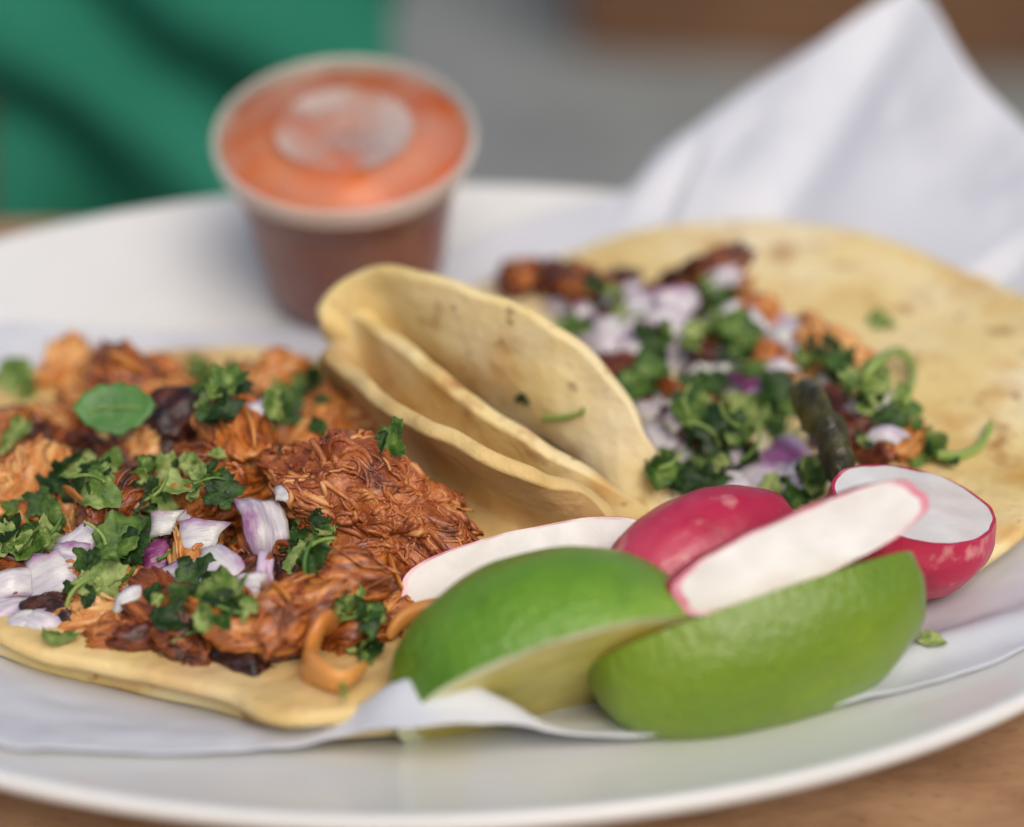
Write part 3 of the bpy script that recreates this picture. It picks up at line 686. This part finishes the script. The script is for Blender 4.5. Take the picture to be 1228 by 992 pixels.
# ------------------------------------------------------------------ cilantro
def leaf_mesh(seed, broad=False):
    rnd = random.Random(seed); n, rings = 40, 5
    ph = rnd.uniform(0, 6.28); lob = rnd.choice((3, 3, 4, 5)); am = rnd.uniform(.16, .30); el = rnd.uniform(.6, 1.0); fold = rnd.uniform(.1, .9); fa = rnd.uniform(0, 3.14)
    cutd = rnd.uniform(.35, 1.2); cuta = rnd.uniform(0, 6.28); cup = rnd.uniform(-.5, .5)
    teeth = rnd.random() < .75
    if not teeth: am *= .5
    if broad: am, el, fold, cutd, cup = .03, .62, .35, 9, .25
    V = [Vector((0, 0, 0))]; F = []
    for j in range(1, rings + 1):
        for i in range(n):
            a = 2 * math.pi * i / n
            r = 1 + am * math.cos(lob * a + ph) + (0 if broad else (.11 if teeth else .03) * math.cos(lob * 3 * a + ph * 2) + .07 * rnd.uniform(-1, 1) * (j == rings))
            x_, y_ = r * math.cos(a) * j / rings, r * math.sin(a) * el * j / rings
            if broad: x_, y_ = math.cos(a) * j / rings, .62 * math.sin(a) * abs(math.sin(a)) ** .45 * j / rings * (1 + .07 * math.cos(13 * a) + .05 * nz(a * 2, 5))
            d = x_ * math.cos(cuta) + y_ * math.sin(cuta)
            if d > cutd: x_ -= (d - cutd) * math.cos(cuta); y_ -= (d - cutd) * math.sin(cuta)
            V.append(Vector((x_, y_, 0)))
    for p in V:
        u = p.x * math.cos(fa) + p.y * math.sin(fa)
        w0 = -p.x * math.sin(fa) + p.y * math.cos(fa)
        z = fold * (math.sqrt(u * u + .03) - .17) * .8 + cup * (w0 * w0) + .13 * nz(p.x * 2.2 + seed, p.y * 2.2) * (1 if not broad else .4) + .06 * nz(p.x * 5, p.y * 5, seed)
        k = 1 - .25 * min(1, fold) * abs(u)
        p.x, p.y = (u * k) * math.cos(fa) - w0 * math.sin(fa), (u * k) * math.sin(fa) + w0 * math.cos(fa); p.z = z
    for i in range(n): F.append([0, 1 + i, 1 + (i + 1) % n])
    for j in range(rings - 1):
        for i in range(n):
            a = 1 + j * n; F.append([a + i, a + n + i, a + n + (i + 1) % n, a + (i + 1) % n])
    # thickness: mirrored copy slightly below, stitched at the border
    nv = len(V); th = .016
    V2 = [p - Vector((0, 0, th)) for p in V]; F2 = [[i + nv for i in f][::-1] for f in F]
    last = 1 + (rings - 1) * n
    F3 = [[last + i, last + i + nv, last + (i + 1) % n + nv, last + (i + 1) % n] for i in range(n)]
    return mesh_data('leaf', V + V2, F + F2 + F3, M['leaf_big'] if broad else M['leaf'], scale=1)
LF = [leaf_mesh(i) for i in range(16)]
def stem_mesh(seed):
    rnd = random.Random(seed); b = rnd.uniform(-.5, .5); c = rnd.uniform(-.3, .3)
    V, F = tube([Vector((u, b * u * u, c * u * u * u)) for u in [-1 + i / 6 for i in range(13)]], lambda t: .11 - .03 * t, 7)
    return mesh_data('stem', V, F, M['stem'], scale=1)
ST = [stem_mesh(i) for i in range(5)]
CGL, CGR = 'chopped cilantro on the folded taco', 'chopped cilantro on the open taco'
CLL, CLR = 'small chopped green cilantro leaf on the shredded meat taco', 'small chopped green cilantro leaf on the onion topped open taco'
SLL, SLR = 'short cut cilantro stem on the shredded meat taco', 'short cut cilantro stem on the onion topped open taco'
def leaf(px, py, s, left, spin=None, lift=.22):
    p, n_ = hit(px, py)
    if p is None: return
    if not left and n_.z < -.1: return
    za = (n_ * .35 + Vector((0, -.45, .7)) + Vector((rr.uniform(-.6, .6), rr.uniform(-.6, .6), rr.uniform(-.3, .3)))).normalized()
    inst('cilantro_leaf', rr.choice(LF), p + n_ * s * lift * .6 + Vector((0, 0, s * lift * .5)), za, rr.uniform(0, 6.28) if spin is None else spin, (s, s, s), CLL if left else CLR, 'cilantro', CGL if left else CGR)
def stem(px, py, s, spin, left, lab=None):
    p, n_ = hit(px, py)
    if p is None: return
    za = (n_ * .5 + Vector((0, -.4, .8))).normalized()
    inst('cilantro_sprig', rr.choice(ST), p + n_ * s * .08, za, spin, (s, s, s), lab or (SLL if left else SLR), 'cilantro', 'cut cilantro stems on the folded taco' if left else 'cut cilantro stems on the open taco')
DG[0] = refresh()
SKIP[0] = True
left_cl = [(30, 465, 20, 4), (12, 532, 12, 2), (95, 572, 36, 9), (40, 635, 36, 10), (15, 650, 20, 5), (105, 690, 34, 8), (130, 665, 20, 4), (190, 578, 36, 9), (242, 552, 20, 4), (250, 590, 20, 4), (255, 462, 32, 9),
           (362, 478, 34, 9), (330, 500, 14, 3), (370, 640, 30, 8), (365, 672, 16, 4), (245, 726, 40, 9), (285, 722, 20, 4), (425, 735, 20, 5), (445, 785, 16, 3), (160, 650, 20, 4), (268, 500, 16, 4), (385, 508, 12, 3), (180, 720, 16, 2), (460, 530, 10, 2), (75, 775, 5, 1)]
for k, (cx, cy, rad, n) in enumerate(left_cl):
    for i in range(max(1, int(n * 1.36))):
        a = rr.uniform(0, 6.28); q = rad * math.sqrt(rr.random()); leaf(cx + q * math.cos(a), cy + q * .8 * math.sin(a), rr.choice((1.8, 2.2, 2.7, 3.2, 3.8, 4.7)), True)
    if k % 3 == 2: DG[0] = refresh()
right_cl = [(730, 360, 26, 7), (850, 362, 36, 10), (865, 405, 36, 9), (885, 432, 30, 8), (980, 432, 26, 6), (720, 342, 14, 3), (770, 458, 26, 6), (842, 478, 30, 7), (850, 522, 40, 10), (806, 566, 30, 9), (872, 552, 30, 7), (925, 495, 30, 8),
            (895, 505, 24, 5), (1040, 478, 18, 4), (980, 562, 20, 5), (985, 520, 14, 3), (930, 606, 20, 4), (850, 590, 20, 5), (1130, 545, 14, 3), (1010, 440, 16, 3), (780, 410, 20, 3), (690, 395, 14, 3), (1035, 472, 16, 4), (1000, 448, 16, 4), (1075, 500, 18, 3), (1045, 520, 18, 3), (1110, 535, 12, 2), (938, 588, 22, 6), (972, 572, 16, 4), (905, 596, 14, 3)]
for k, (cx, cy, rad, n) in enumerate(right_cl):
    for i in range(max(1, int(n * 1.08))):
        a = rr.uniform(0, 6.28); q = rad * math.sqrt(rr.random()); leaf(cx + q * math.cos(a), cy + q * .8 * math.sin(a), rr.choice((2.1, 2.6, 3.1, 3.7, 4.4, 5.4)), False)
    if k % 3 == 2: DG[0] = refresh()
for px, py, s, sp in [(365, 668, 4, 1.2), (155, 690, 4, .4), (90, 705, 4, .9), (290, 715, 4, .2), (225, 760, 3, .3), (355, 506, 3.5, .1), (120, 640, 3.5, 2.0), (205, 660, 3.5, .3), (60, 640, 4, .5), (30, 620, 3.5, 1.6), (190, 590, 3.5, .8), (250, 575, 3, .2), (380, 650, 3.5, .7), (430, 740, 3, .2), (280, 735, 3.5, 2.5), (345, 480, 3, .6), (110, 570, 3.5, .1)]: stem(px, py, s, sp, True)
stem(408, 822, 6, 1.25, True, 'dark green herb stem leaning on the orange cooked onion loop')
for px, py, s, sp in [(840, 470, 4, .5), (905, 540, 5, 1.2), (900, 445, 4, .3), (1000, 430, 4, .8), (955, 520, 4, 1), (760, 380, 4, .2), (870, 500, 4, 2.2), (800, 560, 4, .6), (850, 515, 4, 2.6), (920, 500, 3.5, .1), (780, 450, 3.5, .8), (880, 400, 4, .5), (980, 450, 4, 2.0), (940, 520, 3, .4), (860, 365, 4, .2), (820, 480, 3.5, 1.4), (1020, 480, 4, .4)]: stem(px, py, s, sp, False)
SKIP[0] = False
# single bits the photograph shows on their own
near = min((hit(140 + a, 488 + b)[0] - CAM).dot(ray_dir(140, 488)) for a in (-45, -20, 0, 20, 45) for b in (-22, 0, 22))
p = CAM + ray_dir(140, 489) * (near - 1.0) - v(0, 0, 3)
BL = leaf_mesh(3, True)
t = thing('broad_leaf', p, 'broad smooth green herb leaf lying flat on the shredded meat', 'herb leaf')
o = bpy.data.objects.new('blade', BL); C.objects.link(o); o.parent = t; o.scale = (8.6 * S,) * 3; o.location = (0, -1.5 * S, 3.4 * S); o.rotation_euler = (R(40), 0, R(6))
V, F = tube([Vector((-.95 + 1.9 * i / 10, 0, .05 * (1 - abs(i / 5 - 1)) + .09)) for i in range(11)], .02, 6)
o2 = bpy.data.objects.new('midrib', mesh_data('midrib', V, F, M['stem'], scale=1)); C.objects.link(o2); o2.parent = o
def lone(px, py, s, lab, spin=0):
    p, n_ = hit(px, py)
    inst('herb_bit', rr.choice(LF), p + n_ * s * .25, (n_ + Vector((0, -.3, .3))).normalized(), spin, (s, s, s), lab, 'cilantro')if False else \
        inst('herb_bit', LF[int(px) % 16], p + n_ * s * .25, (n_ + Vector((0, -.3, .3))).normalized(), spin, (s, s, s), lab, 'cilantro', 'loose herb bits')
lone(1057, 390, 3.6, 'single green leaf bit lying alone on the bare tortilla')
lone(1118, 772, 2.6, 'tiny green leaf bit lying on the white paper')
lone(628, 477, 1.6, 'tiny green fleck in the crease between two tortillas')
def herb_tube(name, pts, r, lab, m):
    P = [cr(pts, i / 14) for i in range(15)]
    V, F = tube(P, lambda u: r * (1 - .4 * u), 8); o = mk(name, V, F, m, origin=P[0]); tag(o, lab, 'cilantro')
DG[0] = refresh()
herb_tube('cilantro_sprig', [hp(655, 500, .7), hp(680, 499, .8), hp(700, 494, .8), hp(703, 488, 1.2)], .75, 'thin dark green stem stuck to the yellow tortilla wall', M['stem'])
herb_tube('cilantro_sprig', [hp(1120, 548, 1), hp(1150, 552, 1), hp(1175, 540, 1.2), hp(1188, 515, 1.6)], 1.1, 'curved green stem lying out on the bare tortilla', M['stem'])
herb_tube('cilantro_sprig', [hp(1030, 478, 2), hp(1055, 448, 3.5), hp(1080, 440, 4), hp(1094, 458, 3), hp(1085, 482, 1)], 1.3, 'arched green stem loop over the bare tortilla', M['stem'])

# ------------------------------------------------------------------ background: chair with cloth, crate
ch = thing('chair', (-250, 600, GZ), 'dark wooden chair behind the table, green cloth over its back', 'chair')
for sx in (-440, -60):
    box('leg', (sx, 600, (GZ + 110) / 2), (34, 30, 110 - GZ), M['darkwood'], ch)
    box('leg', (sx, 250, (GZ - 310) / 2), (34, 34, -310 - GZ), M['darkwood'], ch)
box('seat', (-250, 425, -298), (430, 420, 22), M['darkwood'], ch, bev=4)
box('slat', (-268, 600, -80), (70, 14, 380), M['darkwood'], ch)
for z in (86, -30, -140): box('rail', (-250, 600, z), (344, 20, 46), M['darkwood'], ch)
# cloth hung over the top rail
V = []; F = []; nx, nv = 70, 90
x0, x1 = -232, -36
for i in range(nx):
    u = i / (nx - 1)
    for j in range(nv):
        s = j / (nv - 1) * 640 - 240          # path length measured from the rail top, negative behind
        fall = abs(s)
        x = x0 + (x1 - x0) * u
        y, z = (600, 126) 
        if abs(s) < 26: y = 600 - s * .8; z = 124 - s * s * .012
        elif s > 0: y = 579 - min(30, (s - 26) * .12); z = 116 - (s - 26)
        else: y = 621 + min(10, (-s - 26) * .1); z = 116 - (-s - 26)
        k = sm01(20, 120, fall)
        ph = (x * .8 + z * 1.0) / 34
        d = k * (34 * math.sin(ph + 1.4 * nz(x / 90, z / 90)) + 9 * nz(x / 45, z / 60, 2))
        y += -abs(d) if s > 0 else abs(d) * .5
        x += k * 10 * nz(z / 60, u * 3, 7)
        V.append(Vector((x, y, z)))
for i in range(nx - 1):
    for j in range(nv - 1): F.append([i * nv + j, i * nv + j + 1, (i + 1) * nv + j + 1, (i + 1) * nv + j])
o = mk('green_cloth', V, F, M['green_cloth'], origin=(-130, 600, -240)); md = o.modifiers.new('thickness', 'SOLIDIFY'); md.thickness = .002
tag(o, 'green folded cloth hanging over the dark chair back', 'cloth')
cr_t = thing('wooden_crate', (795, 2490, GZ), 'dark brown wooden crate on the grey pavement', 'crate')
ang = R(-8)
for k in range(4):
    box('plank', (760, 2240, GZ + 62 + k * 124), (1300, 24, 118), M['darkwood'], cr_t, rot=ang)
    box('plank', (830, 2740, GZ + 62 + k * 124), (1300, 24, 118), M['darkwood'], cr_t, rot=ang)
for sx in (-1, 1):
    for k in range(4):
        box('side_board', (795 + sx * 655 * math.cos(ang), 2490 + sx * 655 * math.sin(ang), GZ + 62 + k * 124), (24, 470, 118), M['darkwood'], cr_t, rot=ang)
